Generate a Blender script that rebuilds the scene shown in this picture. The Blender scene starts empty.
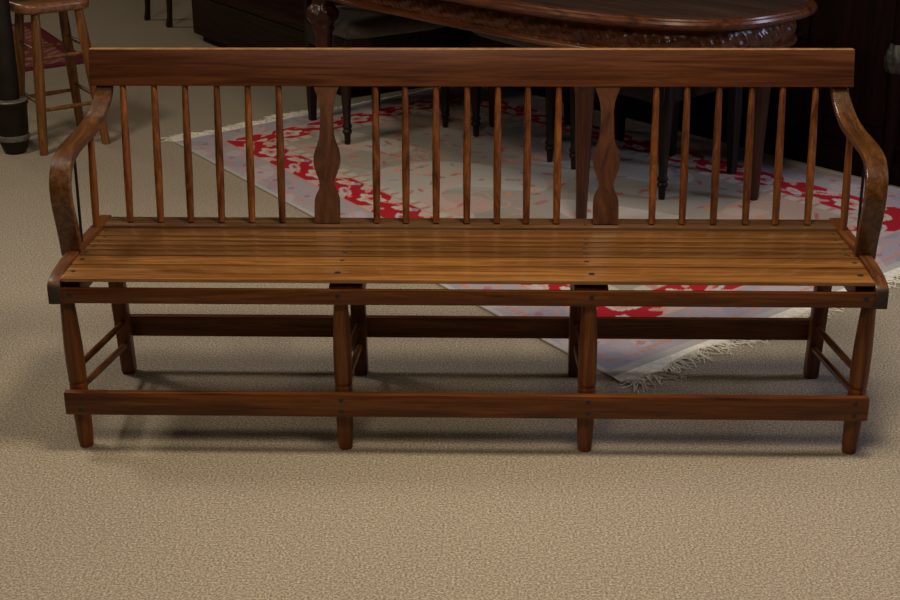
import bpy, bmesh, math, random
import numpy as np
from mathutils import Vector, Matrix
random.seed(7)
PI = math.pi
scn = bpy.context.scene
COL = scn.collection

# ------------------------------------------------------------------ helpers
def tag(o, label=None, cat=None, group=None, kind=None):
    if label: o['label'] = label
    if cat: o['category'] = cat
    if group: o['group'] = group
    if kind: o['kind'] = kind
    return o

def thing(name, label, cat, loc=(0, 0, 0), rotz=0.0, group=None):
    o = bpy.data.objects.new(name, None)
    COL.objects.link(o)
    o.location = loc
    o.rotation_euler = (0, 0, rotz)
    o.empty_display_size = 0.1
    return tag(o, label, cat, group)

def obj(name, bm, mat, parent=None, off=(0, 0, 0), smooth=35, kind=None):
    """one mesh object; off is subtracted from the vertices (origin of the thing)"""
    bmesh.ops.recalc_face_normals(bm, faces=bm.faces[:])
    if off != (0, 0, 0):
        bmesh.ops.translate(bm, verts=bm.verts[:], vec=-Vector(off))
    me = bpy.data.meshes.new(name)
    bm.to_mesh(me)
    bm.free()
    if smooth:
        for p in me.polygons:
            p.use_smooth = True
        me.set_sharp_from_angle(angle=math.radians(smooth))
    me.materials.append(mat)
    o = bpy.data.objects.new(name, me)
    COL.objects.link(o)
    if parent is not None:
        o.parent = parent
    if kind:
        o['kind'] = kind
    return o

def dup(root, loc, rotz, label=None, group=None):
    r = root.copy()
    COL.objects.link(r)
    r.location = loc
    r.rotation_euler = (0, 0, rotz)
    if label: r['label'] = label
    if group: r['group'] = group
    for ch in list(root.children):
        c = ch.copy()
        COL.objects.link(c)
        c.parent = r
        for g in list(ch.children):
            d = g.copy()
            COL.objects.link(d)
            d.parent = c
    return r

def add_box(bm, lo, hi, bev=0.0):
    lo, hi = Vector(lo), Vector(hi)
    v = [bm.verts.new((x, y, z)) for x in (lo.x, hi.x) for y in (lo.y, hi.y) for z in (lo.z, hi.z)]
    fs = [(0, 1, 3, 2), (4, 6, 7, 5), (0, 4, 5, 1), (2, 3, 7, 6), (0, 2, 6, 4), (1, 5, 7, 3)]
    faces = [bm.faces.new([v[i] for i in f]) for f in fs]
    if bev > 0:
        es = list({e for f in faces for e in f.edges})
        bmesh.ops.bevel(bm, geom=es, offset=bev, segments=2, profile=0.6, affect='EDGES')
    return v

def box(lo, hi, bev=0.0):
    bm = bmesh.new()
    add_box(bm, lo, hi, bev)
    return bm

def frame_of(d):
    d = d.normalized()
    a = Vector((0, 0, 1)) if abs(d.z) < 0.9 else Vector((1, 0, 0))
    u = d.cross(a).normalized()
    return u, d.cross(u).normalized()

def add_turned(bm, p0, p1, prof, n=16):
    """turned round member from p0 to p1; prof = [(t, radius)], t in 0..1"""
    p0, p1 = Vector(p0), Vector(p1)
    u, w = frame_of(p1 - p0)
    rings = []
    for t, r in prof:
        c = p0.lerp(p1, t)
        rings.append([bm.verts.new(c + (u * math.cos(2 * PI * k / n) + w * math.sin(2 * PI * k / n)) * r) for k in range(n)])
    for a, b in zip(rings[:-1], rings[1:]):
        for k in range(n):
            bm.faces.new((a[k], a[(k + 1) % n], b[(k + 1) % n], b[k]))
    bm.faces.new(list(reversed(rings[0])))
    bm.faces.new(rings[-1])

def turned(p0, p1, prof, n=16):
    bm = bmesh.new()
    add_turned(bm, p0, p1, prof, n)
    return bm

def add_prism(bm, pts, vec):
    """extrude the closed outline pts (3-D) along vec"""
    vec = Vector(vec)
    a = [bm.verts.new(Vector(p)) for p in pts]
    b = [bm.verts.new(Vector(p) + vec) for p in pts]
    n = len(pts)
    bm.faces.new(list(reversed(a)))
    bm.faces.new(b)
    for k in range(n):
        bm.faces.new((a[k], a[(k + 1) % n], b[(k + 1) % n], b[k]))
    return a, b

def prism(pts, vec, bev=0.0):
    bm = bmesh.new()
    add_prism(bm, pts, vec)
    bmesh.ops.recalc_face_normals(bm, faces=bm.faces[:])
    if bev > 0:
        es = [e for e in bm.edges if len(e.link_faces) == 2 and e.calc_face_angle(0) > 0.6]
        bmesh.ops.bevel(bm, geom=es, offset=bev, segments=2, profile=0.6, affect='EDGES')
    return bm

def catmull(pts, n=8):
    P = [Vector(p) for p in pts]
    P = [P[0] * 2 - P[1]] + P + [P[-1] * 2 - P[-2]]
    out = []
    for i in range(1, len(P) - 2):
        a, b, c, d = P[i - 1], P[i], P[i + 1], P[i + 2]
        for k in range(n):
            t = k / n
            out.append(0.5 * ((2 * b) + (c - a) * t + (2 * a - 5 * b + 4 * c - d) * t * t + (3 * b - a - 3 * c + d) * t ** 3))
    out.append(P[-2])
    return out

def taper_post(p0, p1, s0, s1, bev=0.004):
    """square member from p0 (size s0=(sx,sy)) to p1 (size s1)"""
    bm = bmesh.new()
    p0, p1 = Vector(p0), Vector(p1)
    vs = []
    for p, s in ((p0, s0), (p1, s1)):
        vs.append([bm.verts.new(p + Vector((sx * s[0] / 2, sy * s[1] / 2, 0))) for sx, sy in ((-1, -1), (1, -1), (1, 1), (-1, 1))])
    a, b = vs
    bm.faces.new(list(reversed(a)))
    bm.faces.new(b)
    for k in range(4):
        bm.faces.new((a[k], a[(k + 1) % 4], b[(k + 1) % 4], b[k]))
    bmesh.ops.recalc_face_normals(bm, faces=bm.faces[:])
    if bev:
        bmesh.ops.bevel(bm, geom=bm.edges[:], offset=bev, segments=2, profile=0.6, affect='EDGES')
    return bm

# ------------------------------------------------------------------ materials
def new_mat(name):
    m = bpy.data.materials.new(name)
    m.use_nodes = True
    nt = m.node_tree
    b = nt.nodes['Principled BSDF']
    return m, nt, b

def ramp(nt, stops):
    r = nt.nodes.new('ShaderNodeValToRGB')
    cr = r.color_ramp
    while len(cr.elements) < len(stops):
        cr.elements.new(0.5)
    for e, (p, c) in zip(cr.elements, stops):
        e.position = p
        e.color = (*c, 1)
    return r

def wood(name, dark, mid, light, axis='X', rough=0.42, coat=0.12, scale=1.0, bump=0.12, spec=0.28, crough=0.22):
    m, nt, b = new_mat(name)
    N, L = nt.nodes.new, nt.links.new
    tc = N('ShaderNodeTexCoord')
    oi = N('ShaderNodeObjectInfo')
    add = N('ShaderNodeVectorMath'); add.operation = 'ADD'
    sc_ = N('ShaderNodeVectorMath'); sc_.operation = 'SCALE'
    comb = N('ShaderNodeCombineXYZ')
    L(oi.outputs['Random'], comb.inputs[0]); L(oi.outputs['Random'], comb.inputs[1]); L(oi.outputs['Random'], comb.inputs[2])
    sc_.inputs['Scale'].default_value = 17.0
    L(comb.outputs[0], sc_.inputs[0])
    L(tc.outputs['Object'], add.inputs[0]); L(sc_.outputs[0], add.inputs[1])
    mp = N('ShaderNodeMapping')
    s = [38 * scale] * 3
    s['XYZ'.index(axis)] = 2.2 * scale
    mp.inputs['Scale'].default_value = s
    L(add.outputs[0], mp.inputs['Vector'])
    n1 = N('ShaderNodeTexNoise')
    n1.inputs['Scale'].default_value = 1.0; n1.inputs['Detail'].default_value = 6; n1.inputs['Roughness'].default_value = 0.62
    n1.inputs['Distortion'].default_value = 1.2
    L(mp.outputs[0], n1.inputs['Vector'])
    mp2 = N('ShaderNodeMapping')
    s2 = [220 * scale] * 3
    s2['XYZ'.index(axis)] = 7 * scale
    mp2.inputs['Scale'].default_value = s2
    L(add.outputs[0], mp2.inputs['Vector'])
    n2 = N('ShaderNodeTexNoise')
    n2.inputs['Scale'].default_value = 1.0; n2.inputs['Detail'].default_value = 3
    L(mp2.outputs[0], n2.inputs['Vector'])
    mix = N('ShaderNodeMath'); mix.operation = 'MULTIPLY_ADD'
    L(n2.outputs['Fac'], mix.inputs[0]); mix.inputs[1].default_value = 0.35
    L(n1.outputs['Fac'], mix.inputs[2])
    sub = N('ShaderNodeMath'); sub.operation = 'ADD'; sub.inputs[1].default_value = -0.17
    L(mix.outputs[0], sub.inputs[0])
    r = ramp(nt, [(0.30, dark), (0.5, mid), (0.72, light)])
    L(sub.outputs[0], r.inputs['Fac'])
    # board-to-board tone
    hsv = N('ShaderNodeHueSaturation')
    mr = N('ShaderNodeMapRange')
    mr.inputs['To Min'].default_value = 0.82; mr.inputs['To Max'].default_value = 1.15
    L(oi.outputs['Random'], mr.inputs['Value']); L(mr.outputs[0], hsv.inputs['Value'])
    L(r.outputs['Color'], hsv.inputs['Color'])
    L(hsv.outputs['Color'], b.inputs['Base Color'])
    rr = N('ShaderNodeMapRange')
    rr.inputs['To Min'].default_value = rough - 0.08; rr.inputs['To Max'].default_value = rough + 0.14
    L(n1.outputs['Fac'], rr.inputs['Value']); L(rr.outputs[0], b.inputs['Roughness'])
    b.inputs['Coat Weight'].default_value = coat
    b.inputs['Specular IOR Level'].default_value = spec
    b.inputs['Coat Roughness'].default_value = crough
    bp = N('ShaderNodeBump'); bp.inputs['Strength'].default_value = bump; bp.inputs['Distance'].default_value = 0.002
    L(n2.outputs['Fac'], bp.inputs['Height']); L(bp.outputs[0], b.inputs['Normal'])
    return m

def plain(name, col, rough=0.5, metal=0.0, var=0.25, nscale=30, bump=0.0, sheen=0.0, spec=None):
    m, nt, b = new_mat(name)
    N, L = nt.nodes.new, nt.links.new
    tc = N('ShaderNodeTexCoord')
    n = N('ShaderNodeTexNoise'); n.inputs['Scale'].default_value = nscale; n.inputs['Detail'].default_value = 4
    L(tc.outputs['Object'], n.inputs['Vector'])
    r = ramp(nt, [(0.3, tuple(c * (1 - var) for c in col)), (0.7, tuple(min(1, c * (1 + var)) for c in col))])
    L(n.outputs['Fac'], r.inputs['Fac']); L(r.outputs['Color'], b.inputs['Base Color'])
    b.inputs['Roughness'].default_value = rough
    b.inputs['Metallic'].default_value = metal
    if sheen: b.inputs['Sheen Weight'].default_value = sheen
    if spec is not None: b.inputs['Specular IOR Level'].default_value = spec
    if bump:
        bp = N('ShaderNodeBump'); bp.inputs['Strength'].default_value = bump; bp.inputs['Distance'].default_value = 0.003
        L(n.outputs['Fac'], bp.inputs['Height']); L(bp.outputs[0], b.inputs['Normal'])
    return m

OAK = dict(dark=(0.038, 0.009, 0.0013), mid=(0.112, 0.030, 0.004), light=(0.205, 0.066, 0.010))
oakX = wood('bench_oak_lengthwise', axis='X', **OAK)
oakY = wood('bench_oak_crosswise', axis='Y', **OAK)
oakZ = wood('bench_oak_upright', axis='Z', **OAK)
sideoak = wood('bench_side_oak', axis='Y', dark=(0.03, 0.008, 0.002), mid=(0.075, 0.022, 0.005), light=(0.14, 0.048, 0.011))
endgrain = plain('oak_end_grain', (0.022, 0.011, 0.007), 0.6, 0, 0.3, 90)
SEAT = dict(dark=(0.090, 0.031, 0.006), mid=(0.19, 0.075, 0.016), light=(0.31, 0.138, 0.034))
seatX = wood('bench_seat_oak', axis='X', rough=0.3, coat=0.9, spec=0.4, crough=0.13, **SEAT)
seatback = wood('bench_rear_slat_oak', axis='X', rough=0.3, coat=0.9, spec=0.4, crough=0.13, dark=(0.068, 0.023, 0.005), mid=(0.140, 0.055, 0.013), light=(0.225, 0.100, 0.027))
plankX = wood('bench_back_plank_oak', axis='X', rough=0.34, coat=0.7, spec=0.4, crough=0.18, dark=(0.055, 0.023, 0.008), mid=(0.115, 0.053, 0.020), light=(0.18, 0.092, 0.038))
CREST = dict(dark=(0.029, 0.0078, 0.0025), mid=(0.066, 0.0185, 0.0048), light=(0.108, 0.035, 0.010))
lightened = plain('crest_edge_highlight', (0.27, 0.13, 0.05), 0.45, 0, 0.3, 40)  # paler oak: the crest's top-edge highlight painted as colour
crestX = wood('bench_crest_oak', axis='X', rough=0.42, coat=0.05, spec=0.2, **CREST)
armW = wood('bench_arm_oak', axis='Y', rough=0.3, coat=0.45, dark=(0.036, 0.013, 0.004), mid=(0.088, 0.032, 0.008), light=(0.165, 0.066, 0.018))
splatZ = wood('bench_splat_oak', axis='Z', rough=0.45, coat=0.15, scale=0.8, **CREST)
MAH = dict(dark=(0.020, 0.006, 0.003), mid=(0.060, 0.016, 0.008), light=(0.11, 0.032, 0.014))
mahX = wood('mahogany_lengthwise', axis='X', rough=0.3, coat=0.5, **MAH)
mahZ = wood('mahogany_upright', axis='Z', rough=0.34, coat=0.15, spec=0.3, dark=(0.018, 0.0045, 0.002), mid=(0.036, 0.0088, 0.0026), light=(0.064, 0.017, 0.005))
topM = wood('mahogany_table_top', axis='X', rough=0.5, coat=0.12, dark=(0.022, 0.011, 0.008), mid=(0.038, 0.020, 0.014), light=(0.056, 0.030, 0.021), scale=0.6)
carved = wood('carved_mahogany', axis='X', rough=0.33, coat=0.3, dark=(0.028, 0.007, 0.002), mid=(0.085, 0.023, 0.006), light=(0.15, 0.048, 0.015))
EB = dict(dark=(0.008, 0.004, 0.003), mid=(0.018, 0.009, 0.006), light=(0.03, 0.015, 0.01))
ebZ = wood('near_black_wood', axis='Z', rough=0.45, coat=0.0, spec=0.2, **EB)
chestM = wood('dark_chest_wood', axis='X', rough=0.6, coat=0.0, spec=0.12, dark=(0.010, 0.005, 0.002), mid=(0.019, 0.0095, 0.0035), light=(0.028, 0.014, 0.006))
chesttop = wood('dark_red_chest_lid', axis='X', rough=0.55, coat=0.0, spec=0.12, dark=(0.014, 0.005, 0.003), mid=(0.03, 0.010, 0.006), light=(0.045, 0.016, 0.009))
sideM = wood('dark_red_sideboard_wood', axis='Z', rough=0.5, coat=0.0, spec=0.1, dark=(0.0025, 0.0008, 0.0006), mid=(0.006, 0.0014, 0.001), light=(0.011, 0.0025, 0.0018))
stoolW = wood('stool_oak', axis='Z', rough=0.38, coat=0.25, dark=(0.07, 0.024, 0.006), mid=(0.16, 0.060, 0.014), light=(0.26, 0.108, 0.030))
stoolS = wood('stool_seat_oak', axis='X', rough=0.34, coat=0.3, dark=(0.085, 0.03, 0.012), mid=(0.18, 0.07, 0.026), light=(0.28, 0.12, 0.048))
iron = plain('black_iron', (0.012, 0.011, 0.011), 0.45, 0.6)
screwM = plain('dark_screw_head', (0.035, 0.026, 0.022), 0.4, 0.5, nscale=200)
velvet = plain('grey_brown_upholstery', (0.085, 0.072, 0.050), 0.85, 0, 0.2, 60, 0.15, sheen=0.3)
postD = plain('dark_turned_wood', (0.015, 0.009, 0.006), 0.5, 0, 0.4, 12, spec=0.2)
postG = plain('dark_stained_shaft_wood', (0.013, 0.009, 0.005), 0.6, 0, 0.5, 9, spec=0.2)
ringM = plain('worn_pale_ring', (0.13, 0.115, 0.095), 0.5, 0.2, 0.4, 70)
capital = plain('pale_carved_capital', (0.034, 0.031, 0.028), 0.5, 0.1, 0.5, 60, 0.4)
fringeM = plain('white_wool_fringe', (0.74, 0.70, 0.60), 0.95, 0, 0.15, 60)

def carpet_mat():
    m, nt, b = new_mat('beige_loop_carpet')
    N, L = nt.nodes.new, nt.links.new
    tc = N('ShaderNodeTexCoord')
    v = N('ShaderNodeTexNoise'); v.inputs['Scale'].default_value = 190; v.inputs['Detail'].default_value = 5; v.inputs['Roughness'].default_value = 0.75
    L(tc.outputs['Object'], v.inputs['Vector'])
    r = ramp(nt, [(0.36, (0.135, 0.109, 0.076)), (0.5, (0.300, 0.250, 0.188)), (0.64, (0.55, 0.475, 0.365))])
    L(v.outputs['Fac'], r.inputs['Fac'])
    big = N('ShaderNodeTexNoise'); big.inputs['Scale'].default_value = 1.6; big.inputs['Detail'].default_value = 3
    L(tc.outputs['Object'], big.inputs['Vector'])
    mr = N('ShaderNodeMapRange'); mr.inputs['To Min'].default_value = 0.90; mr.inputs['To Max'].default_value = 1.08
    L(big.outputs['Fac'], mr.inputs['Value'])
    h = N('ShaderNodeHueSaturation'); L(r.outputs['Color'], h.inputs['Color']); L(mr.outputs[0], h.inputs['Value'])
    L(h.outputs['Color'], b.inputs['Base Color'])
    b.inputs['Roughness'].default_value = 0.95
    b.inputs['Specular IOR Level'].default_value = 0.1
    bp = N('ShaderNodeBump'); bp.inputs['Strength'].default_value = 0.25; bp.inputs['Distance'].default_value = 0.004
    L(v.outputs['Fac'], bp.inputs['Height']); L(bp.outputs[0], b.inputs['Normal'])
    return m
carpetM = carpet_mat()

def woven_mat(name):
    m, nt, b = new_mat(name)
    N, L = nt.nodes.new, nt.links.new
    at = N('ShaderNodeVertexColor'); at.layer_name = 'weave'
    tc = N('ShaderNodeTexCoord')
    n = N('ShaderNodeTexNoise'); n.inputs['Scale'].default_value = 160; n.inputs['Detail'].default_value = 3
    L(tc.outputs['Object'], n.inputs['Vector'])
    mr = N('ShaderNodeMapRange'); mr.inputs['To Min'].default_value = 0.82; mr.inputs['To Max'].default_value = 1.15
    L(n.outputs['Fac'], mr.inputs['Value'])
    h = N('ShaderNodeHueSaturation'); L(at.outputs['Color'], h.inputs['Color']); L(mr.outputs[0], h.inputs['Value'])
    L(h.outputs['Color'], b.inputs['Base Color'])
    b.inputs['Roughness'].default_value = 0.92
    b.inputs['Specular IOR Level'].default_value = 0.15
    bp = N('ShaderNodeBump'); bp.inputs['Strength'].default_value = 0.3; bp.inputs['Distance'].default_value = 0.003
    L(n.outputs['Fac'], bp.inputs['Height']); L(bp.outputs[0], b.inputs['Normal'])
    return m
wovenM = woven_mat('woven_wool_pattern')

wallM = plain('painted_plaster', (0.07, 0.055, 0.042), 0.9, 0, 0.05, 4)
ceilM = plain('ceiling_tiles', (0.14, 0.12, 0.10), 0.95, 0, 0.06, 6)

# ------------------------------------------------------------------ the room
def struct(name, lo, hi, m):
    return tag(obj(name, box(lo, hi), m, smooth=0), kind='structure')
X0, X1, Y0, Y1, ZC = -5.0, 5.0, -5.5, 8.5, 2.9
struct('floor', (X0, Y0, -0.1), (X1, Y1, 0), carpetM)
struct('ceiling', (X0, Y0, ZC), (X1, Y1, ZC + 0.1), ceilM)
struct('wall_back', (X0, Y1, 0), (X1, Y1 + 0.1, ZC), wallM)
struct('wall_front', (X0, Y0 - 0.1, 0), (X1, Y0, ZC), wallM)
struct('wall_left', (X0 - 0.1, Y0, 0), (X0, Y1, ZC), wallM)
struct('wall_right', (X1, Y0, 0), (X1 + 0.1, Y1, ZC), wallM)

# ------------------------------------------------------------------ the bench
BO = (0.0, 0.22, 0.0)
bench = thing('wooden_bench', 'long brown oak spindle-back bench with slatted seat, curved arms and eight legs', 'bench', BO)
def bp_(name, bm, m, smooth=35, parent=None):
    return obj(name, bm, m, parent or bench, BO, smooth)

# crest rail: a plank leaning slightly back, top edge lightly eased
def yback(z):            # y of the back plane at height z
    return 0.401 + (z - 0.44) * 0.255
cz0, cz1 = 0.760, 0.8475
pr = [(0, yback(cz0) - 0.011, cz0), (0, yback(cz0) + 0.013, cz0), (0, yback(cz1) + 0.013, cz1), (0, yback(cz1) - 0.011, cz1)]
pr = [(-0.938, y, z) for _, y, z in pr]
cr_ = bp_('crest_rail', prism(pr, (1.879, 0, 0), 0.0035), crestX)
cr_.data.materials.append(lightened)
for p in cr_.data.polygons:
    if p.normal.z > 0.55: p.material_index = 1  # upward faces get the painted highlight

# spindles
tops = [-0.857, -0.779, -0.702, -0.623, -0.546, -0.469, -0.229, -0.155, -0.079, -0.002, 0.074, 0.148, 0.224, 0.463, 0.539, 0.617, 0.697, 0.772, 0.852]
SPP = [(0, 0.0082), (0.1, 0.0088), (0.35, 0.0100), (0.6, 0.0095), (0.85, 0.0082), (1, 0.0073)]
for x in tops:
    bp_('spindle', turned((x * 0.988, yback(0.432), 0.432), (x, yback(0.765), 0.765), SPP, 14), oakZ)

# two vase-shaped splats
SPL = [(86, 26), (91, 23.5), (96, 19), (103, 15), (112, 13), (124, 13.2), (137, 15), (144, 19.5), (150, 24.5), (156, 27), (161, 27.5), (167, 25.5),
       (173, 21), (179, 16.5), (183, 15), (187, 16), (190, 18.5), (194, 23), (198, 25.5), (205, 26.2), (213, 26.2), (221, 26)]
def splat(cx):
    pts = []
    L = [(cx - w / 2 / 415, 0.763 - (y - 86) / 135 * 0.330) for y, w in SPL]
    R = [(cx + w / 2 / 415, z) for (y, w), (_, z) in zip(SPL, L)]
    out = L + R[::-1]
    return prism([(x, yback(z) - 0.008, z) for x, z in out], (0, 0.016, 0), 0.0)
for cx in (-0.350, 0.343):
    o = bp_('splat', splat(cx), splatZ, 40)

# seat slats (front one rolls down at the edge)
SX = 0.906
def slat(y0, y1, z0, z1, t=0.016, hw=SX):
    """top corners (y0,z0),(y1,z1) from the front to the back"""
    return prism([(-hw, y0, z0), (-hw, y1, z1), (-hw, y1, z1 - t), (-hw, y0, z0 - t)], (2 * hw, 0, 0), 0.0035)
slats = [(-0.008, 0.076, 0.4325, 0.4350), (0.083, 0.137, 0.4352, 0.4358), (0.144, 0.181, 0.4355, 0.4345), (0.188, 0.220, 0.4335, 0.4325),
         (0.227, 0.260, 0.4322, 0.4310), (0.267, 0.299, 0.4305, 0.4290), (0.306, 0.365, 0.4280, 0.4265)]
BX = [-0.888, -0.283, 0.283, 0.888]            # where legs and bearers stand
for i, (y0, y1, z0, z1) in enumerate(slats):
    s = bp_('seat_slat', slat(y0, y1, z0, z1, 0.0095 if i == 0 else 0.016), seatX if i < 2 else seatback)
    for x in BX:
        dx = random.uniform(-0.006, 0.006)
        rs = 0.0085 if i == 0 else 0.0068 if i < 3 else 0.0055
        ym, zm = (y0 + y1) / 2, (z0 + z1) / 2
        k = bp_('screw', turned((x + dx, ym, zm - 0.004), (x + dx, ym, zm + 0.0009), [(0, rs), (0.7, rs), (1, rs * 0.7)], 12), screwM, parent=s)
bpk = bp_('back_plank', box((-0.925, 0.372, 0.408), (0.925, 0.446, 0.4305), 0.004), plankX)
for x in BX[1:3]:
    for y in (0.392, 0.430):
        bp_('screw', turned((x + 0.01, y, 0.427), (x + 0.01, y, 0.4313), [(0, 0.0048), (0.7, 0.0048), (1, 0.003)], 12), screwM, parent=bpk)

# curved side boards outside the slats
def side_board(s):
    top = [(-0.016, 0.412), (-0.012, 0.4195), (0.0, 0.4265), (0.03, 0.4345), (0.09, 0.4400), (0.16, 0.4400), (0.26, 0.4370), (0.37, 0.4330), (0.452, 0.4330)]
    pts = [(s * 0.9075, y, z) for y, z in top] + [(s * 0.9075, 0.452, 0.372), (s * 0.9075, -0.016, 0.372)]
    bm = prism(pts, (s * 0.029, 0, 0), 0.003)
    return bm
for s in (-1, 1):
    o = bp_('side_board', side_board(s), sideoak)
    o.data.materials.append(endgrain)
    for p in o.data.polygons:
        if p.normal.y < -0.8: p.material_index = 1
# cross bearers under the slats at the middle legs
for x in BX[1:3]:
    xb = x + (0.016 if x < 0 else 0.0)
    bp_('bearer', box((xb - 0.038, 0.004, 0.376), (xb + 0.038, 0.44, 0.4135), 0.003), oakY)
for x, d in ((BX[0], 1), (BX[3], 1)):
    bp_('bearer', box((x - 0.018, 0.016, 0.376), (x + 0.018, 0.44, 0.4135), 0.003), oakY)

# front seat rail and low foot rail with their screws
fr = bp_('front_rail', box((-0.909, -0.012, 0.373), (0.909, 0.001, 0.4090), 0.003), oakX)
for x in BX:
    bp_('screw', turned((x, -0.008, 0.394), (x, -0.0128, 0.394), [(0, 0.0072), (0.7, 0.0072), (1, 0.005)], 12), screwM, parent=fr)
lr = bp_('foot_rail', box((-0.925, -0.022, 0.099), (0.920, -0.002, 0.156), 0.004), oakX)
for x in BX:
    for z in (0.113, 0.142):
        bp_('screw', turned((x, -0.018, z), (x, -0.0228, z), [(0, 0.0070), (0.7, 0.0070), (1, 0.005)], 12), screwM, parent=lr)

# front legs, turned with a long swelling and a groove above the foot rail
FL = [(0, 0.0160), (0.04, 0.0178), (0.2, 0.0202), (0.38, 0.0206), (0.40, 0.0206), (0.408, 0.0190), (0.418, 0.0210), (0.43, 0.0210), (0.52, 0.0216), (0.64, 0.0213), (0.78, 0.0188), (0.92, 0.0158), (1, 0.0146)]
for x in (-0.897, -0.281, 0.281, 0.897):
    s = -1 if x < 0 else 1
    bp_('leg', turned((x, 0.020, 0.0), (x + (0.010 * s if abs(x) > 0.5 else 0), 0.022, 0.405), FL, 20), oakZ)
# back legs, squared and splayed backwards
for x in (-0.897, -0.281, 0.281, 0.897):
    bp_('leg', taper_post((x, 0.440, 0.0), (x, 0.385, 0.408), (0.036, 0.034), (0.042, 0.038), 0.007), oakZ)
bp_('back_stretcher', box((-0.915, 0.444, 0.100), (0.915, 0.464, 0.157), 0.004), oakX)
# pairs of thin rods between front and back legs
RP = [(0, 0.0075), (0.3, 0.0085), (0.7, 0.0085), (1, 0.0075)]
for x in (-0.893, -0.281, 0.281, 0.893):
    bp_('side_stretcher', turned((x, 0.035, 0.205), (x, 0.412, 0.152), RP, 10), oakY)
    bp_('side_stretcher', turned((x, 0.035, 0.150), (x, 0.420, 0.088), RP, 10), oakY)

# bent arms: from under the crest rail forward, then down to the side board
ARM = [(0.904, 0.494, 0.7585), (0.906, 0.482, 0.738), (0.911, 0.456, 0.712), (0.919, 0.418, 0.686), (0.926, 0.362, 0.672), (0.929, 0.300, 0.667), (0.930, 0.240, 0.663),
       (0.930, 0.190, 0.653), (0.929, 0.152, 0.632), (0.928, 0.133, 0.600), (0.927, 0.132, 0.560), (0.926, 0.142, 0.515), (0.926, 0.155, 0.470), (0.926, 0.162, 0.430)]
def arm(s):
    path = catmull([(s * x + (0.006 if s > 0 else 0) * min(1, max(-0.5, (z - 0.64) / 0.06)), y, z) for x, y, z in ARM], 6)
    bm = bmesh.new()
    prev = None
    n = len(path)
    for i, p in enumerate(path):
        d = (path[min(i + 1, n - 1)] - path[max(i - 1, 0)]).normalized()
        wdir = Vector((1, 0, 0)); wdir = (wdir - d * wdir.dot(d)).normalized()
        td = d.cross(wdir).normalized()
        f = i / (n - 1)
        hw = 0.0195 + 0.0045 * min(1, f / 0.35) + 0.0005 * max(0, (f - 0.75) / 0.25)
        ht = 0.0095
        c = 0.0022
        sec = [(-hw + c, -ht), (hw - c, -ht), (hw, -ht + c), (hw, ht - c), (hw - c, ht), (-hw + c, ht), (-hw, ht - c), (-hw, -ht + c)]
        ring = [bm.verts.new(p + wdir * a + td * b) for a, b in sec]
        if prev:
            for k in range(8):
                bm.faces.new((prev[k], prev[(k + 1) % 8], ring[(k + 1) % 8], ring[k]))
        else:
            bm.faces.new(ring)
        prev = ring
    bm.faces.new(prev)
    return bm
for s in (-1, 1):
    a = bp_('arm', arm(s), armW, 32)
    bp_('screw', turned((s * 0.9275, 0.126, 0.583), (s * 0.9275, 0.1215, 0.583), [(0, 0.006), (0.7, 0.006), (1, 0.004)], 12), screwM, parent=a)
    bp_('arm_spindle', turned((s * 0.920, 0.352, 0.425), (s * 0.917, 0.372, 0.670), SPP, 12), oakZ)
    bp_('iron_rod', turned((s * 0.921, 0.226, 0.425), (s * 0.926, 0.255, 0.657), [(0, 0.0036), (1, 0.0036)], 8), iron)

# ------------------------------------------------------------------ oriental rug
K, F, G, R = Vector((0.378, 0.412)), Vector((-1.268, 2.745)), Vector((-0.02, 3.93)), Vector((1.90, 1.74))
LU, LV = 2.92, 1.88
RH = 0.008
def rugpt(u, v):         # u along the length from the near end, v across from the left side
    return K * (1 - u) * (1 - v) + F * u * (1 - v) + G * u * v + R * (1 - u) * v

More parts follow.
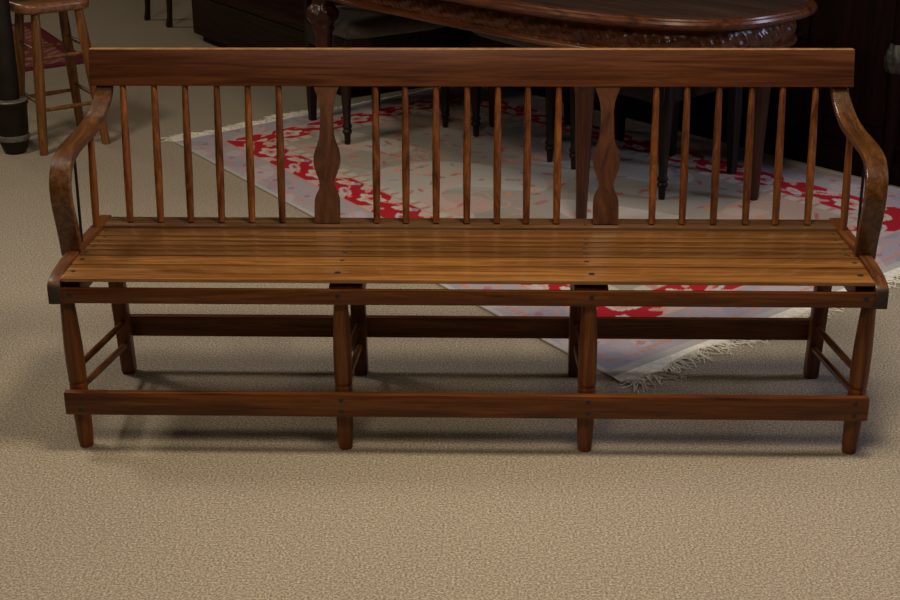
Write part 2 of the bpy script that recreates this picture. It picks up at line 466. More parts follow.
def rug_color(U, V):
    """the woven design, U,V in metres (numpy)"""
    H = lambda h: np.array([((c / 255) ** 2.2) for c in h])
    lav, cream, red, pink, field, orange, rose, blue = H((170, 162, 172)), H((206, 197, 188)), H((180, 36, 50)), H((212, 152, 142)), H((158, 151, 140)), H((206, 136, 104)), H((178, 88, 86)), H((142, 148, 164))
    rng = np.random.RandomState(3)
    out = np.empty(U.shape + (3,)); out[:] = field
    def put(mask, c, a=1.0):
        a = np.clip(mask.astype(float) * a, 0, 1)[..., None]
        out[:] = out * (1 - a) + c * a
    du = np.minimum(U, LU - U); dv = np.minimum(V, LV - V)
    du = np.minimum(U, LU - U + 0.075)
    d = np.minimum(du, dv + 0.012)
    along = np.where(du < dv, V, U)
    wob = 0.012 * np.sin(along * 23) + 0.008 * np.sin(along * 41 + 1)
    # faded field with pastel blooms
    for amp, c, th in ((0.5, cream, 0.3), (0.55, H((196, 160, 150)), 0.55), (0.5, H((168, 172, 166)), 0.5)):
        acc = np.zeros_like(U)
        for _ in range(7):
            kx, ky, ph = rng.uniform(-14, 14), rng.uniform(-14, 14), rng.uniform(0, 6.28)
            acc += np.sin(U * kx + V * ky + ph)
        put(acc / 2.6 > th, c, amp)
    # scattered small flowers and curling stems
    for _ in range(210):
        cu, cv = rng.uniform(0.42, LU - 0.42), rng.uniform(0.42, LV - 0.42)
        q = rng.uniform(0, PI); a, b = rng.uniform(0.018, 0.040), rng.uniform(0.007, 0.016)
        x, y = (U - cu), (V - cv)
        e = ((x * math.cos(q) + y * math.sin(q)) / a) ** 2 + ((-x * math.sin(q) + y * math.cos(q)) / b) ** 2
        put(e < 1, [rose, pink, orange, blue, red, H((150, 96, 104))][rng.randint(6)], 0.62)
    for _ in range(16):
        cu, cv = rng.uniform(0.5, LU - 0.5), rng.uniform(0.5, LV - 0.5)
        r0 = rng.uniform(0.05, 0.14)
        rr = np.hypot(U - cu, V - cv); th = np.arctan2(V - cv, U - cu)
        put((np.abs(rr - r0 * (1 + 0.35 * np.sin(3 * th + cu * 9))) < 0.005), pink, 0.7)
    # outer lavender border
    ob = d < 0.205
    put(ob, lav)
    acc = np.zeros_like(U)
    for _ in range(6):
        kx, ky, ph = rng.uniform(-30, 30), rng.uniform(-30, 30), rng.uniform(0, 6.28)
        acc += np.sin(U * kx + V * ky + ph)
    put(ob & (acc > 1.6), H((196, 180, 184)), 0.7)
    put(ob & (acc < -1.9), H((150, 148, 166)), 0.6)
    zig = 0.070 + 0.005 * np.sin(along * 30)
    dots = (np.abs(d - zig) < 0.008) & (((along / 0.026) % 1) < 0.6)
    put(dots, orange, 0.8)
    zig2 = 0.150 + 0.022 * (np.abs(((along / 0.15) % 1) - 0.5) * 4 - 1)
    put((np.abs(d - zig2) < 0.0075) & (((along / 0.022) % 1) < 0.65), H((206, 150, 128)), 0.8)
    fl = np.hypot(((along / 0.13) % 1 - 0.5) * 0.13, d - 0.110)
    put(fl < 0.014, rose, 0.6)
    put((d < 0.03), H((186, 182, 176)))
    # main red border with cream cartouches and pink scrolls
    b0, b1 = 0.205, 0.375
    band = (d >= b0) & (d < b1)
    put(band, H((196, 178, 170)))
    t = (d - (b0 + b1) / 2) / ((b1 - b0) / 2)
    per = 0.40
    q = along / per
    edge = 0.92 - 0.55 * np.clip(np.sin(2 * PI * (q * 2 + 0.15)), 0, 1) ** 2
    put(band & (np.abs(t) < edge), red)
    def blob(s0, t0, rs, rt, rot=0.0, lobes=0, amp=0.0):
        x = ((q - s0 + 0.5) % 1.0 - 0.5) * per
        y = (t - t0) * 0.085
        cr, sr = math.cos(rot), math.sin(rot)
        a, b = (x * cr + y * sr) / rs, (-x * sr + y * cr) / rt
        rad = np.hypot(a, b)
        if lobes: rad = rad / (1 + amp * np.cos(lobes * np.arctan2(b, a)))
        return band & (rad < 1)
    put(blob(0.25, 0.05, 0.062, 0.046, 0, 5, 0.2), cream)
    put(blob(0.25, 0.05, 0.036, 0.028, 0, 5, 0.2), pink)
    put(blob(0.25, 0.05, 0.014, 0.012), red)
    put(blob(0.60, -0.35, 0.058, 0.022, 0.35), H((198, 186, 190)))
    put(blob(0.62, -0.30, 0.024, 0.009, 0.35), rose)
    put(blob(0.82, 0.40, 0.050, 0.020, -0.45), cream)
    put(blob(0.82, 0.40, 0.022, 0.008, -0.45), pink)
    put(blob(0.47, 0.55, 0.026, 0.014, 0.8), pink)
    put(blob(0.98, -0.50, 0.030, 0.013, -0.7), pink)
    put(blob(0.72, 0.72, 0.016, 0.012), H((150, 154, 170)))
    sc = np.abs(t - 0.60 * np.sin(2 * PI * q * 1.0 + 2.2)) < 0.085
    put(band & sc & (np.abs(((q - 0.25 + 0.5) % 1) - 0.5) > 0.17), pink, 0.85)
    for e in (b0, b1):
        put((np.abs(d - e) < 0.005), H((196, 150, 140)))
    g2 = (d >= b1) & (d < b1 + 0.045)
    put(g2, H((192, 184, 172)))
    put(g2 & (((along / 0.07) % 1) < 0.30), rose, 0.6)
    return out * 0.88

def grid_rug(name, pt, LUm, LVm, nu, nv, h, colorf, mat, parent, off, wave=0.0):
    bm = bmesh.new()
    vs = [[None] * (nv + 1) for _ in range(nu + 1)]
    for i in range(nu + 1):
        for j in range(nv + 1):
            q = pt(i / nu, j / nv)
            z = h + wave * (math.sin(q.x * 5 + 1) * math.sin(q.y * 4.1) * 0.5 + 0.5)
            vs[i][j] = bm.verts.new((q.x, q.y, z))
    for i in range(nu):
        for j in range(nv):
            bm.faces.new((vs[i][j], vs[i + 1][j], vs[i + 1][j + 1], vs[i][j + 1]))
    # sides and underside
    ring = [vs[i][0] for i in range(nu + 1)] + [vs[nu][j] for j in range(1, nv + 1)] + [vs[i][nv] for i in range(nu - 1, -1, -1)] + [vs[0][j] for j in range(nv - 1, 0, -1)]
    low = [bm.verts.new((v.co.x, v.co.y, 0.0005)) for v in ring]
    m = len(ring)
    for k in range(m):
        bm.faces.new((ring[k], ring[(k + 1) % m], low[(k + 1) % m], low[k]))
    bm.faces.new(low)
    bm.verts.index_update()
    U = np.linspace(0, LUm, nu + 1)[:, None] * np.ones((1, nv + 1))
    V = np.ones((nu + 1, 1)) * np.linspace(0, LVm, nv + 1)[None, :]
    c = colorf(U, V).reshape(-1, 3)
    cols = np.ones((len(bm.verts), 4), dtype=np.float32)
    cols[:c.shape[0], :3] = c
    cols[c.shape[0]:, :3] = c.mean(axis=0) * 0.8
    o = obj(name, bm, mat, parent, off, 30)
    ca = o.data.color_attributes.new('weave', 'FLOAT_COLOR', 'POINT')
    ca.data.foreach_set('color', cols.ravel())
    return o

RO = (0.24, 2.25, 0.0)
rug = thing('oriental_rug', 'large faded oriental rug with red floral border and white fringe behind the bench', 'rug', RO)
grid_rug('rug_pile', rugpt, LU, LV, 430, 280, RH, rug_color, wovenM, rug, RO)

def fringe(u, sign, seed):
    rnd = random.Random(seed)
    bm = bmesh.new()
    # white woven end band
    a, b = rugpt(u, 0), rugpt(u, 1)
    mid0, mid1 = rugpt(0.5, 0), rugpt(0.5, 1)
    out = ((a + b) / 2 - (mid0 + mid1) / 2).normalized()
    perp = (b - a).normalized()
    add = []
    n = 150
    band = 0.042
    for k in range(n + 1):
        q = a.lerp(b, k / n)
        w = (band if u < 0.5 or k < 0.48 * n else 0.018) * (0.75 + 0.4 * math.sin(k * 0.21) * math.sin(k * 0.057 + 1))
        e = q + out * w
        add.append((bm.verts.new((q.x, q.y, 0.0075)), bm.verts.new((e.x, e.y, 0.004)), bm.verts.new((e.x, e.y, 0.0006)), bm.verts.new((q.x, q.y, 0.0006)), w))
    for p, q in zip(add[:-1], add[1:]):
        bm.faces.new((p[0], q[0], q[1], p[1])); bm.faces.new((p[1], q[1], q[2], p[2])); bm.faces.new((p[2], q[2], q[3], p[3]))
    # loose yarn ends
    for k in range(520):
        f = (k + rnd.random()) / 520
        i = min(n, int(f * n))
        q = a.lerp(b, f) + out * (add[i][4] - 0.006)
        ln = rnd.uniform(0.035, 0.095)
        if u > 0.5 and f > 0.48: ln *= 0.3
        d = (out + perp * rnd.uniform(-0.75, 0.75)).normalized()
        curl = rnd.uniform(-1.6, 1.6)
        r = rnd.uniform(0.0014, 0.0024)
        prev = None
        p = Vector((q.x, q.y, 0.004))
        hgt = rnd.uniform(0.002, 0.009)
        segs = 5
        for s in range(segs + 1):
            t = s / segs
            z = 0.0022 + hgt * math.sin(PI * min(1, t * 1.1)) * (1 - t * 0.5)
            c = Vector((p.x, p.y, z))
            sd = Vector((-d.y, d.x, 0))
            rr = r * (1 - 0.4 * t)
            ring = [bm.verts.new(c + sd * rr), bm.verts.new(c + Vector((0, 0, rr * 1.2))), bm.verts.new(c - sd * rr), bm.verts.new(c - Vector((0, 0, rr)))]
            if prev:
                for m in range(4):
                    bm.faces.new((prev[m], prev[(m + 1) % 4], ring[(m + 1) % 4], ring[m]))
            prev = ring
            ca, sa = math.cos(curl / segs), math.sin(curl / segs)
            d = Vector((d.x * ca - d.y * sa, d.x * sa + d.y * ca))
            p = Vector((p.x + d.x * ln / segs, p.y + d.y * ln / segs, 0))
        bm.faces.new(prev)
    return obj('fringe', bm, fringeM, rug, RO, 40, 'stuff')
fringe(0.0, -1, 5)
fringe(1.0, 1, 9)

# ------------------------------------------------------------------ carved mahogany dining table
ea = Vector((-0.675, 0.738)); na = Vector((0.738, 0.675))
TC = Vector((0.2265, 2.322))
trot = math.atan2(ea.y, ea.x)
table = thing('dining_table', 'large oval carved mahogany dining table behind the bench', 'table', (TC.x, TC.y, RH + 0.0006), trot)
# local: x along ea, local y along +-na
ysign = 1 if (Vector((-ea.y, ea.x)).dot(na) > 0) else -1
def tl(wx, wy):
    d = Vector((wx, wy)) - TC
    return d.dot(ea), d.dot(Vector((-ea.y, ea.x)))
def superell(a, b, p, n, cy=0.0, pfar=None):
    p0 = p
    out = []
    for k in range(n):
        t = 2 * PI * k / n
        c, s = math.cos(t), math.sin(t)
        p = pfar if (pfar and c > 0) else p0
        out.append((a * abs(c) ** (2 / p) * (1 if c >= 0 else -1), cy + b * abs(s) ** (2 / p) * (1 if s >= 0 else -1)))
    return out
def evenly(pts, n):
    P = [Vector(p) for p in pts] + [Vector(pts[0])]
    L = [0]
    for a, b in zip(P[:-1], P[1:]): L.append(L[-1] + (b - a).length)
    out = []; j = 0
    for k in range(n):
        t = L[-1] * k / n
        while L[j + 1] < t: j += 1
        f = (t - L[j]) / max(1e-9, L[j + 1] - L[j])
        out.append(P[j].lerp(P[j + 1], f))
    return out
def swept_ring(outline, prof, cap_top=True, cap_bot=True, disp=None):
    """outline: list of 2-D points; prof: [(inset, z)] from top to bottom"""
    bm = bmesh.new()
    n = len(outline)
    nor = []
    for k in range(n):
        t = (outline[(k + 1) % n] - outline[k - 1]).normalized()
        nn = Vector((t.y, -t.x))
        if nn.dot(outline[k]) < 0: nn = -nn
        nor.append(nn)
    rings = []
    for i, (ins, z) in enumerate(prof):
        ring = []
        for k in range(n):
            dd = disp(k / n, i / (len(prof) - 1)) if disp else 0
            q = outline[k] - nor[k] * (ins - dd)
            ring.append(bm.verts.new((q.x, q.y, z)))
        rings.append(ring)
    for a, b in zip(rings[:-1], rings[1:]):
        for k in range(n):
            bm.faces.new((a[k], a[(k + 1) % n], b[(k + 1) % n], b[k]))
    if cap_top: bm.faces.new(rings[0])
    if cap_bot: bm.faces.new(list(reversed(rings[-1])))
    return bm
rim = evenly(superell(1.12, 0.515, 2.65, 720, pfar=4.5), 260)
TZ = 0.755
obj('table_top', swept_ring(rim, [(0.050, TZ + 0.0005), (0.030, TZ), (0.028, TZ - 0.002), (0.028, TZ - 0.040)]), topM, table)
# the ogee edge is its own strip of redder wood around the top
obj('edge_moulding', swept_ring(rim, [(0.0282, TZ - 0.0005), (0.018, TZ - 0.001), (0.012, TZ - 0.003), (0.010, TZ - 0.008), (0.003, TZ - 0.011), (0.0, TZ - 0.019), (0.003, TZ - 0.028), (0.012, TZ - 0.033), (0.016, TZ - 0.036), (0.0282, TZ - 0.040)], cap_top=False, cap_bot=False), carved, table)
apr = evenly(superell(1.04, 0.435, 3.0, 900, pfar=5.0), 900)
def carve(f, g):
    if g < 0.12 or g > 0.74: return 0
    w = math.sin((g - 0.12) / 0.62 * PI)
    s = f * 62
    return 0.65 * w * (0.0045 * math.sin(2 * PI * s + 5 * g) + 0.004 * math.sin(2 * PI * s * 2.5 - 9 * g) + 0.003 * math.sin(2 * PI * s * 0.5 + 14 * g))
ap = [(0.02, 0.714), (0.004, 0.712)] + [(0.004 - 0.006 * math.sin(PI * i / 13), 0.700 - 0.062 * i / 13) for i in range(14)] + [(0.0, 0.636), (-0.010, 0.632), (-0.013, 0.625), (-0.010, 0.618), (0.0, 0.614), (0.03, 0.612)]
obj('apron', swept_ring(apr, ap, disp=carve), carved, table, smooth=60)

def table_leg(x, y):
    bm = bmesh.new()
    n = 48
    prof = [(0.0, 0.016), (0.006, 0.0185), (0.02, 0.0195), (0.06, 0.0200), (0.09, 0.0205), (0.2, 0.024), (0.35, 0.030), (0.455, 0.034), (0.47, 0.036),
            (0.478, 0.040), (0.490, 0.044), (0.500, 0.040), (0.510, 0.042), (0.522, 0.052), (0.536, 0.059), (0.552, 0.061), (0.566, 0.057), (0.578, 0.047), (0.586, 0.040), (0.60, 0.040), (0.606, 0.044), (0.615, 0.044), (0.70, 0.044)]
    rings = []
    for z, r in prof:
        ring = []
        for k in range(n):
            a = 2 * PI * k / n
            rr = r
            if 0.085 < z < 0.46: rr = r * (1 - 0.07 * (0.5 + 0.5 * math.cos(12 * a)))
            if 0.50 < z < 0.59: rr = r * (1 + 0.10 * math.cos(6 * a + (z - 0.5) * 40)) + 0.002 * math.cos(18 * a)
            ring.append(bm.verts.new((x + rr * math.cos(a), y + rr * math.sin(a), z)))
        rings.append(ring)
    for a, b in zip(rings[:-1], rings[1:]):
        for k in range(n):
            bm.faces.new((a[k], a[(k + 1) % n], b[(k + 1) % n], b[k]))
    bm.faces.new(list(reversed(rings[0]))); bm.faces.new(rings[-1])
    return bm
for wx, wy in ((0.372, 1.69), (-0.615, 2.68), (1.012, 1.965), (0.07, 3.01)):
    lx, ly = tl(wx, wy)
    obj('leg', table_leg(lx, ly), mahZ, table, smooth=50)

# ------------------------------------------------------------------ upholstered side chairs
def make_chair(name, label, w=0.49, d=0.44, wr=0.33, group=None):
    """front legs at y=0, x=+-w/2; rear legs at y=d (local), back rises at the rear"""
    t = thing(name, label, 'chair', (0, 0, 0), 0, group)
    fp = [(0, 0.011), (0.03, 0.0125), (0.10, 0.014), (0.115, 0.019), (0.135, 0.021), (0.155, 0.015), (0.17, 0.020), (0.19, 0.020), (0.21, 0.015), (0.5, 0.021), (0.85, 0.027), (0.90, 0.024), (1.0, 0.024)]
    for s in (-1, 1):
        obj('leg', turned((s * w / 2, 0, 0), (s * w / 2, 0, 0.42), fp, 16), ebZ, t)
    for s in (-1, 1):
        # rear leg and back post in one sweep
        path = catmull([(s * wr / 2, d + 0.006, 0), (s * wr / 2, d, 0.22), (s * wr / 2, d - 0.005, 0.44), (s * wr / 2, d + 0.03, 0.72), (s * wr / 2, d + 0.10, 1.0)], 6)
        bm = bmesh.new(); prev = None
        for i, p in enumerate(path):
            h = 0.013 + 0.006 * math.sin(PI * min(1, i / (len(path) * 0.6)))
            ring = [bm.verts.new(p + Vector((a * h, b * h, 0))) for a, b in ((-1, -1), (1, -1), (1, 1), (-1, 1))]
            if prev:
                for k in range(4): bm.faces.new((prev[k], prev[(k + 1) % 4], ring[(k + 1) % 4], ring[k]))
            else: bm.faces.new(ring)
            prev = ring
        bm.faces.new(prev)
        bmesh.ops.recalc_face_normals(bm, faces=bm.faces[:])
        obj('back_post', bm, ebZ, t)
    hw, hr = w / 2 + 0.012, wr / 2 + 0.015
    obj('seat_frame', prism([(-hw, -0.028, 0.350), (hw, -0.028, 0.350), (hr, d + 0.01, 0.350), (-hr, d + 0.01, 0.350)], (0, 0, 0.085), 0.006), ebZ, t)
    # padded seat
    bm = bmesh.new()
    lay = [(0.0, 0.435), (-0.010, 0.447), (-0.014, 0.462), (-0.008, 0.480), (0.010, 0.494), (0.04, 0.503), (0.10, 0.508)]
    base = evenly([(-hw, -0.028), (hw, -0.028), (hr, d - 0.03), (-hr, d - 0.03)], 80)
    cen = Vector((0, d / 2 - 0.03)); prev = None
    for ins, z in lay:
        ring = []
        for q in base:
            v = cen - q
            # rounded corners
            rad = 1 - 0.05 * max(0, (v.length - 0.26)) / 0.06
            pnt = cen - v * rad + v.normalized() * ins
            ring.append(bm.verts.new((pnt.x, pnt.y, z)))
        if prev:
            for k in range(80): bm.faces.new((prev[k], prev[(k + 1) % 80], ring[(k + 1) % 80], ring[k]))
        else: bm.faces.new(ring)
        prev = ring
    bm.faces.new(prev)
    obj('seat_cushion', bm, velvet, t, smooth=60)
    # crest rail, lower rail and a vase splat between the posts
    yb = lambda z: d + 0.03 + (z - 0.72) * 0.25
    tp = [(-hr, 0.97), (-hr * 0.6, 0.985), (0, 1.02), (hr * 0.6, 0.985), (hr, 0.97), (hr, 1.035), (hr * 0.5, 1.06), (0, 1.075), (-hr * 0.5, 1.06), (-hr, 1.035)]
    obj('crest_rail', prism([(x, yb(1.0) - 0.014, z) for x, z in tp], (0, 0.026, 0), 0.004), ebZ, t)
    obj('lower_rail', box((-wr / 2, d + 0.0, 0.53), (wr / 2, d + 0.022, 0.57), 0.004), ebZ, t)
    sp = [(0.05, 0.55), (0.035, 0.62), (0.055, 0.72), (0.075, 0.82), (0.05, 0.90), (0.06, 1.0)]
    obj('splat', prism([(-x, yb(z) - 0.006, z) for x, z in sp] + [(x, yb(z) - 0.006, z) for x, z in sp[::-1]], (0, 0.012, 0), 0.0), ebZ, t)
    return t
def chair_rot(ax, ay, bx, by):
    """front-left and front-right foot -> location of the middle, rotation (the back lies on the left of a->b)"""
    return ((ax + bx) / 2, (ay + by) / 2), math.atan2(by - ay, bx - ax)
GRP = 'dark upholstered chairs at the dining table'
(cx, cy), rz = chair_rot(-0.535, 2.715, -0.14, 3.0)
head = make_chair('dining_chair', 'dark chair with grey-brown padded seat at the far left end of the dining table', group=GRP)
head.location = (cx, cy, RH + 0.0006); head.rotation_euler = (0, 0, rz)
(cx, cy), rz = chair_rot(0.372, 2.362, 0.682, 1.955)
rz += 0
dup(head, (cx + 0.005, cy + 0.0, RH + 0.0006), rz + 0.0, 'dark chair tucked under the right side of the dining table, nearest the bench', GRP)
(cx, cy), rz = chair_rot(-0.006, 2.85, 0.296, 2.455)
dup(head, (cx, cy + 0.0, RH + 0.0006), rz, 'dark chair tucked under the right side of the dining table, farther from the bench', GRP)
# narrow table far away on the carpet
c0, c1 = Vector((-2.045, 5.643)), Vector((-1.858, 5.409))
vx = Vector((0.78, 0.62)); vy = (c0 - c1).normalized()
con = thing('console_table', 'narrow dark table with slim tapered legs on the carpet in the far left distance', 'table', (c1.x, c1.y, 0), math.atan2(vx.y, vx.x))
wd = (c0 - c1).length
for x, y in ((0, 0), (0, wd), (1.3, 0), (1.3, wd)):
    bm = bmesh.new()
    ring0 = None
    for z, h, dx in ((0, 0.013, -0.012), (0.02, 0.015, -0.010), (0.06, 0.012, -0.004), (0.12, 0.013, 0), (0.70, 0.022, 0)):
        ring = [bm.verts.new((x + dx + a * h, y + b * h, z)) for a, b in ((-1, -1), (1, -1), (1, 1), (-1, 1))]
        if ring0:
            for k in range(4): bm.faces.new((ring0[k], ring0[(k + 1) % 4], ring[(k + 1) % 4], ring[k]))
        else: bm.faces.new(ring)
        ring0 = ring
    bm.faces.new(ring0)
    obj('leg', bm, ebZ, con)
obj('apron', box((-0.02, -0.02, 0.64), (1.32, wd + 0.02, 0.735), 0.004), ebZ, con)
obj('top', box((-0.06, -0.05, 0.735), (1.36, wd + 0.05, 0.76), 0.006), ebZ, con)

# ------------------------------------------------------------------ long low dark chest behind the table
p_near, p_left = Vector((-0.640, 3.525)), Vector((-1.640, 4.99))
ux = (p_near - p_left).normalized(); uy = Vector((-ux.y, ux.x))
chl = (p_near - p_left).length
crz = math.atan2(ux.y, ux.x)
chest = thing('low_chest', 'long low dark wooden chest with reddish lid on the carpet behind the dining table', 'chest', (p_left.x, p_left.y, 0), crz)
D = 0.60
obj('plinth', box((0.05, 0.04, 0.0), (chl - 0.02, D - 0.04, 0.05), 0.004), chestM, chest)
obj('body', box((0.0, 0.0, 0.04), (chl, D, 0.268), 0.02), chestM, chest)
obj('lid', box((-0.006, -0.006, 0.270), (chl + 0.006, D + 0.006, 0.300), 0.008), chesttop, chest)

# ------------------------------------------------------------------ sideboard at the right
q0, q1 = Vector((-0.20, 4.137)), Vector((1.66, 2.02))
sx = (q1 - q0).normalized(); sy = Vector((-sx.y, sx.x))
sl = (q1 - q0).length
side = thing('sideboard', 'long dark reddish mahogany sideboard standing along the right edge of the rug', 'sideboard', (q0.x, q0.y, 0), math.atan2(sx.y, sx.x))
g = 0.035
obj('plinth', box((0.05, g + 0.0, 0), (sl + 0.01, 0.52, 0.085), 0.005), sideM, side)
obj('body', box((0, g + 0.02, 0.08), (sl, 0.52, 0.95), 0.006), sideM, side)
obj('top', box((-0.02, g - 0.01, 0.95), (sl + 0.02, 0.54, 0.985), 0.008), sideM, side)
for k in range(5):
    a = 0.06 + k * (sl - 0.12) / 5
    b = a + (sl - 0.12) / 5 - 0.02
    dr = obj('door', box((a, g + 0.005, 0.13), (b, g + 0.024, 0.90), 0.005), sideM, side)
    obj('door_panel', box((a + 0.07, g - 0.003, 0.21), (b - 0.07, g + 0.012, 0.82), 0.006), sideM, dr)
    obj('knob', turned((b - 0.03, g + 0.006, 0.5), (b - 0.03, g - 0.018, 0.5), [(0, 0.006), (0.5, 0.006), (0.7, 0.011), (1, 0.007)], 12), iron, dr)
# turned corner post with a carved capital
px_ = sl - 0.205
post_prof = [(0, 0.020), (0.05, 0.028), (0.10, 0.022), (0.2, 0.024), (0.5, 0.032), (0.85, 0.036), (1, 0.036)]
cp = obj('corner_post', turned((px_, g - 0.0, 0.0), (px_, g - 0.0, 0.42), post_prof, 20), sideM, side)
obj('corner_post', turned((px_, g - 0.0, 0.53), (px_, g - 0.0, 0.95), [(0, 0.034), (0.5, 0.036), (1, 0.034)], 20), sideM, side)
bm = bmesh.new(); prev = None; n = 40
for z, r in [(0.42, 0.034), (0.43, 0.044), (0.45, 0.050), (0.475, 0.052), (0.50, 0.047), (0.515, 0.040), (0.53, 0.036)]:
    ring = [bm.verts.new((px_ + r * (1 + 0.12 * math.cos(8 * 2 * PI * k / n + z * 60)) * math.cos(2 * PI * k / n), g - 0.0 + r * (1 + 0.12 * math.cos(8 * 2 * PI * k / n + z * 60)) * math.sin(2 * PI * k / n), z)) for k in range(n)]
    if prev:
        for k in range(n): bm.faces.new((prev[k], prev[(k + 1) % n], ring[(k + 1) % n], ring[k]))
    else: bm.faces.new(list(reversed(ring)))
    prev = ring
bm.faces.new(prev)
obj('capital', bm, capital, cp, smooth=60)

# ------------------------------------------------------------------ tall stool
SO = (-1.755, 2.78, 0.0)
stool = thing('wooden_stool', 'tall brown wooden stool with square seat and turned rungs at the far left', 'stool', SO)
feet = [Vector((-1.767, 2.562, 0)), Vector((-1.557, 2.742, 0)), Vector((-1.735, 2.998, 0)), Vector((-1.945, 2.818, 0))]
topz = 0.567
cen = sum(feet, Vector()) / 4
head_ = [Vector((cen.x + (f.x - cen.x) * 0.66, cen.y + (f.y - cen.y) * 0.66, topz)) for f in feet]
def lp(i, z): return feet[i].lerp(head_[i], z / topz)
LEGP = [(0, 0.0165), (0.15, 0.0185), (0.5, 0.0215), (0.8, 0.0205), (1, 0.0165)]
for i in range(4):
    obj('leg', turned(feet[i], head_[i] + Vector((0, 0, 0.004)), LEGP, 16), stoolW, stool, SO)
RG = [(0, 0.0065), (0.5, 0.0095), (1, 0.0065)]
for (a, b), zs in zip(((0, 1), (1, 2), (2, 3), (3, 0)), ((0.178, 0.385), (0.205, 0.415), (0.178, 0.385), (0.205, 0.415))):
    for z in zs:
        obj('rung', turned(lp(a, z), lp(b, z), RG, 10), stoolW, stool, SO)
fx = (feet[1] - feet[0]).normalized(); fy = Vector((-fx.y, fx.x, 0))
bm = bmesh.new()
se = evenly(superell(0.150, 0.142, 6, 400), 72); prev = None
for ins, z in [(0.012, 0.562), (0.003, 0.566), (0.0, 0.574), (0.0, 0.592), (0.004, 0.600), (0.014, 0.603), (0.05, 0.600), (0.10, 0.597)]:
    ring = []
    for q in se:
        v = q * (1 - ins / 0.15)
        p = Vector((cen.x, cen.y, z)) + fx * (v.x - 0.016) + fy * v.y
        ring.append(bm.verts.new(p))
    if prev:
        for k in range(72): bm.faces.new((prev[k], prev[(k + 1) % 72], ring[(k + 1) % 72], ring[k]))
    else: bm.faces.new(ring)
    prev = ring
bm.faces.new(prev)
obj('seat', bm, stoolS, stool, SO, 50)

# ------------------------------------------------------------------ dark turned post at the left edge
PO = (-1.895, 2.60, 0.0)
post = thing('turned_post', 'dark turned pedestal post with pale timeworn ring left of the stool', 'pedestal', PO)
def lathe(prof, n=32, c=(0, 0)):
    bm = bmesh.new(); prev = None
    for r, z in prof:
        ring = [bm.verts.new((c[0] + r * math.cos(2 * PI * k / n), c[1] + r * math.sin(2 * PI * k / n), z)) for k in range(n)]
        if prev:
            for k in range(n): bm.faces.new((prev[k], prev[(k + 1) % n], ring[(k + 1) % n], ring[k]))
        else: bm.faces.new(list(reversed(ring)))
        prev = ring
    bm.faces.new(prev)
    return bm
obj('base', lathe([(0.030, 0.0), (0.042, 0.004), (0.050, 0.02), (0.057, 0.045), (0.060, 0.056)]), postD, post)
obj('worn_ring', lathe([(0.058, 0.055), (0.0635, 0.058), (0.065, 0.067), (0.0635, 0.078), (0.058, 0.081)]), ringM, post)
obj('drum', lathe([(0.060, 0.080), (0.062, 0.10), (0.064, 0.15), (0.067, 0.198), (0.072, 0.206), (0.073, 0.214), (0.066, 0.2185)]), postD, post)
obj('rim', lathe([(0.066, 0.217), (0.071, 0.2185), (0.068, 0.2225), (0.048, 0.225)]), ringM, post)
obj('shaft', lathe([(0.040, 0.222), (0.044, 0.25), (0.045, 0.5), (0.043, 0.9), (0.040, 1.05), (0.050, 1.06), (0.050, 1.08)]), postG, post)

# ------------------------------------------------------------------ small purple-red rug behind the stool
KO = Vector((-2.06, 4.38)); sa = Vector((-0.78, -0.62)); sb = Vector((-0.50, 0.86)).normalized()
def small_pt(u, v):
    return KO + sb * (1.35 * u) + sa * (1.1 * v)
def small_col(U, V):
    H = lambda h: np.array([((c / 255) ** 2.2) for c in h])
    out = np.empty(U.shape + (3,)); out[:] = H((128, 62, 56))
    d = np.minimum(np.minimum(U, 1.35 - U), np.minimum(V, 1.1 - V))
    def put(m, c): out[m] = c
    put(((U * 16).astype(int) + (V * 16).astype(int)) % 3 == 0, H((108, 62, 58)))
    put(np.abs(((U / 0.18) % 1) - 0.5) + np.abs(((V / 0.18) % 1) - 0.5) < 0.22, H((150, 112, 98)))
    put(d < 0.20, H((124, 64, 62)))
    put((d < 0.17) & (((U + V) / 0.09 % 1) < 0.45), H((146, 108, 98)))
    put(d < 0.085, H((96, 40, 46)))
    put(d < 0.02, H((90, 30, 50)))
    return out
srug = thing('small_rug', 'small dark red and purple patterned rug behind the wooden stool', 'rug', (KO.x, KO.y, 0))
grid_rug('rug_pile', small_pt, 1.35, 1.1, 110, 90, 0.007, small_col, wovenM, srug, (KO.x, KO.y, 0))

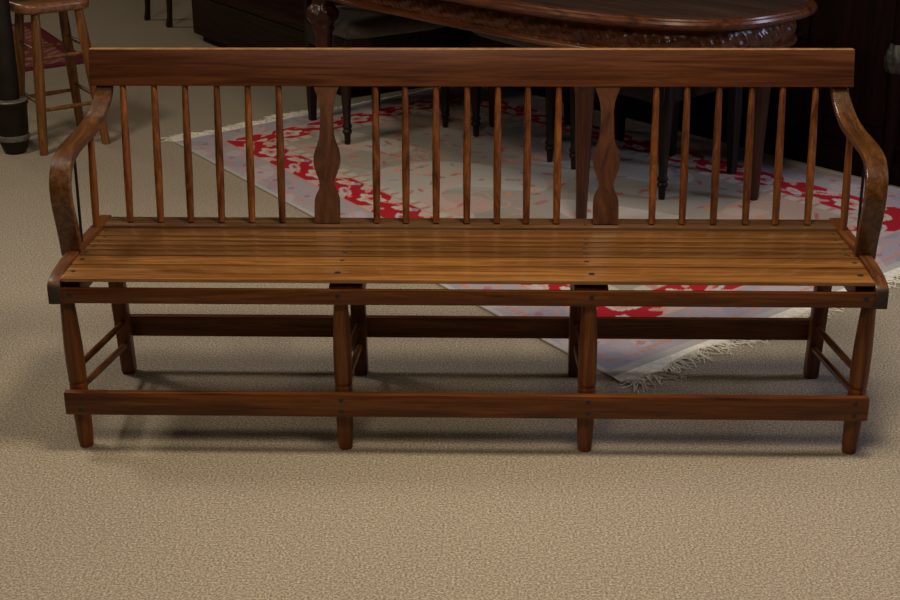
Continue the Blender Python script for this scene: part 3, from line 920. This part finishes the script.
# ------------------------------------------------------------------ light
def area(name, loc, target, size, energy, col, spread=None):
    l = bpy.data.lights.new(name, 'AREA'); l.shape = 'DISK'; l.size = size; l.energy = energy; l.color = col
    if spread: l.spread = math.radians(spread)
    o = bpy.data.objects.new(name, l); COL.objects.link(o); o.location = loc
    o.rotation_euler = (Vector(target) - Vector(loc)).to_track_quat('-Z', 'Y').to_euler()
    return o
def spot(name, loc, target, energy, col, angle, blend=0.6, rad=0.08):
    l = bpy.data.lights.new(name, 'SPOT'); l.energy = energy; l.color = col; l.spot_size = math.radians(angle); l.spot_blend = blend; l.shadow_soft_size = rad
    o = bpy.data.objects.new(name, l); COL.objects.link(o); o.location = loc
    o.rotation_euler = (Vector(target) - Vector(loc)).to_track_quat('-Z', 'Y').to_euler()
    return o
WARM = (1.0, 0.855, 0.65)
COOL = (0.64, 0.71, 1.0)
area('ceiling_lamp_front', (-0.5, -1.8, 2.85), (0.0, 0.0, 0.0), 0.9, 43, WARM)
area('ceiling_lamp_bench', (0.5, -0.3, 2.88), (0.5, -0.4, 0.0), 0.75, 64, WARM)
area('ceiling_panel_left', (-2.2, 1.0, 2.88), (-1.5, 1.3, 0.0), 0.7, 58, (1.0, 0.90, 0.76))
area('ceiling_panel_aisle', (-4.3, 5.4, 2.85), (-2.8, 5.0, 0), 0.9, 34, WARM)
area('daylight_right', (4.6, 0.6, 2.0), (1.2, 1.4, 0.1), 1.0, 62, COOL)

w = bpy.data.worlds.new('room_ambient'); scn.world = w
w.use_nodes = True
w.node_tree.nodes['Background'].inputs['Color'].default_value = (1.0, 0.87, 0.7, 1)
w.node_tree.nodes['Background'].inputs['Strength'].default_value = 0.05

# ------------------------------------------------------------------ camera
f_px, H_, D_, pit, yaw, rol, cx_ = 1391.55, 1.5251, 2.9009, math.radians(21.4904), math.radians(-1.7047), math.radians(-0.2892), 0.0536
c, s = math.cos(yaw), math.sin(yaw)
r0 = Vector((c, -s, 0)); fh = Vector((s, c, 0)); zz = Vector((0, 0, 1))
Fw = fh * math.cos(pit) - zz * math.sin(pit); Up = fh * math.sin(pit) + zz * math.cos(pit)
c, s = math.cos(rol), math.sin(rol)
Rr = r0 * c + Up * s; Ur = Up * c - r0 * s
cam = bpy.data.cameras.new('camera')
cam.sensor_fit = 'HORIZONTAL'; cam.sensor_width = 36.0; cam.lens = f_px / 900 * 36.0
co = bpy.data.objects.new('camera', cam); COL.objects.link(co)
M = Matrix(((Rr.x, Ur.x, -Fw.x, cx_), (Rr.y, Ur.y, -Fw.y, -D_), (Rr.z, Ur.z, -Fw.z, H_), (0, 0, 0, 1)))
co.matrix_world = M
scn.camera = co
scn.view_settings.view_transform = 'Standard'
scn.view_settings.look = 'None'
scn.view_settings.exposure = -0.1
scn.view_settings.gamma = 1.0
scn.view_settings.use_curve_mapping = False
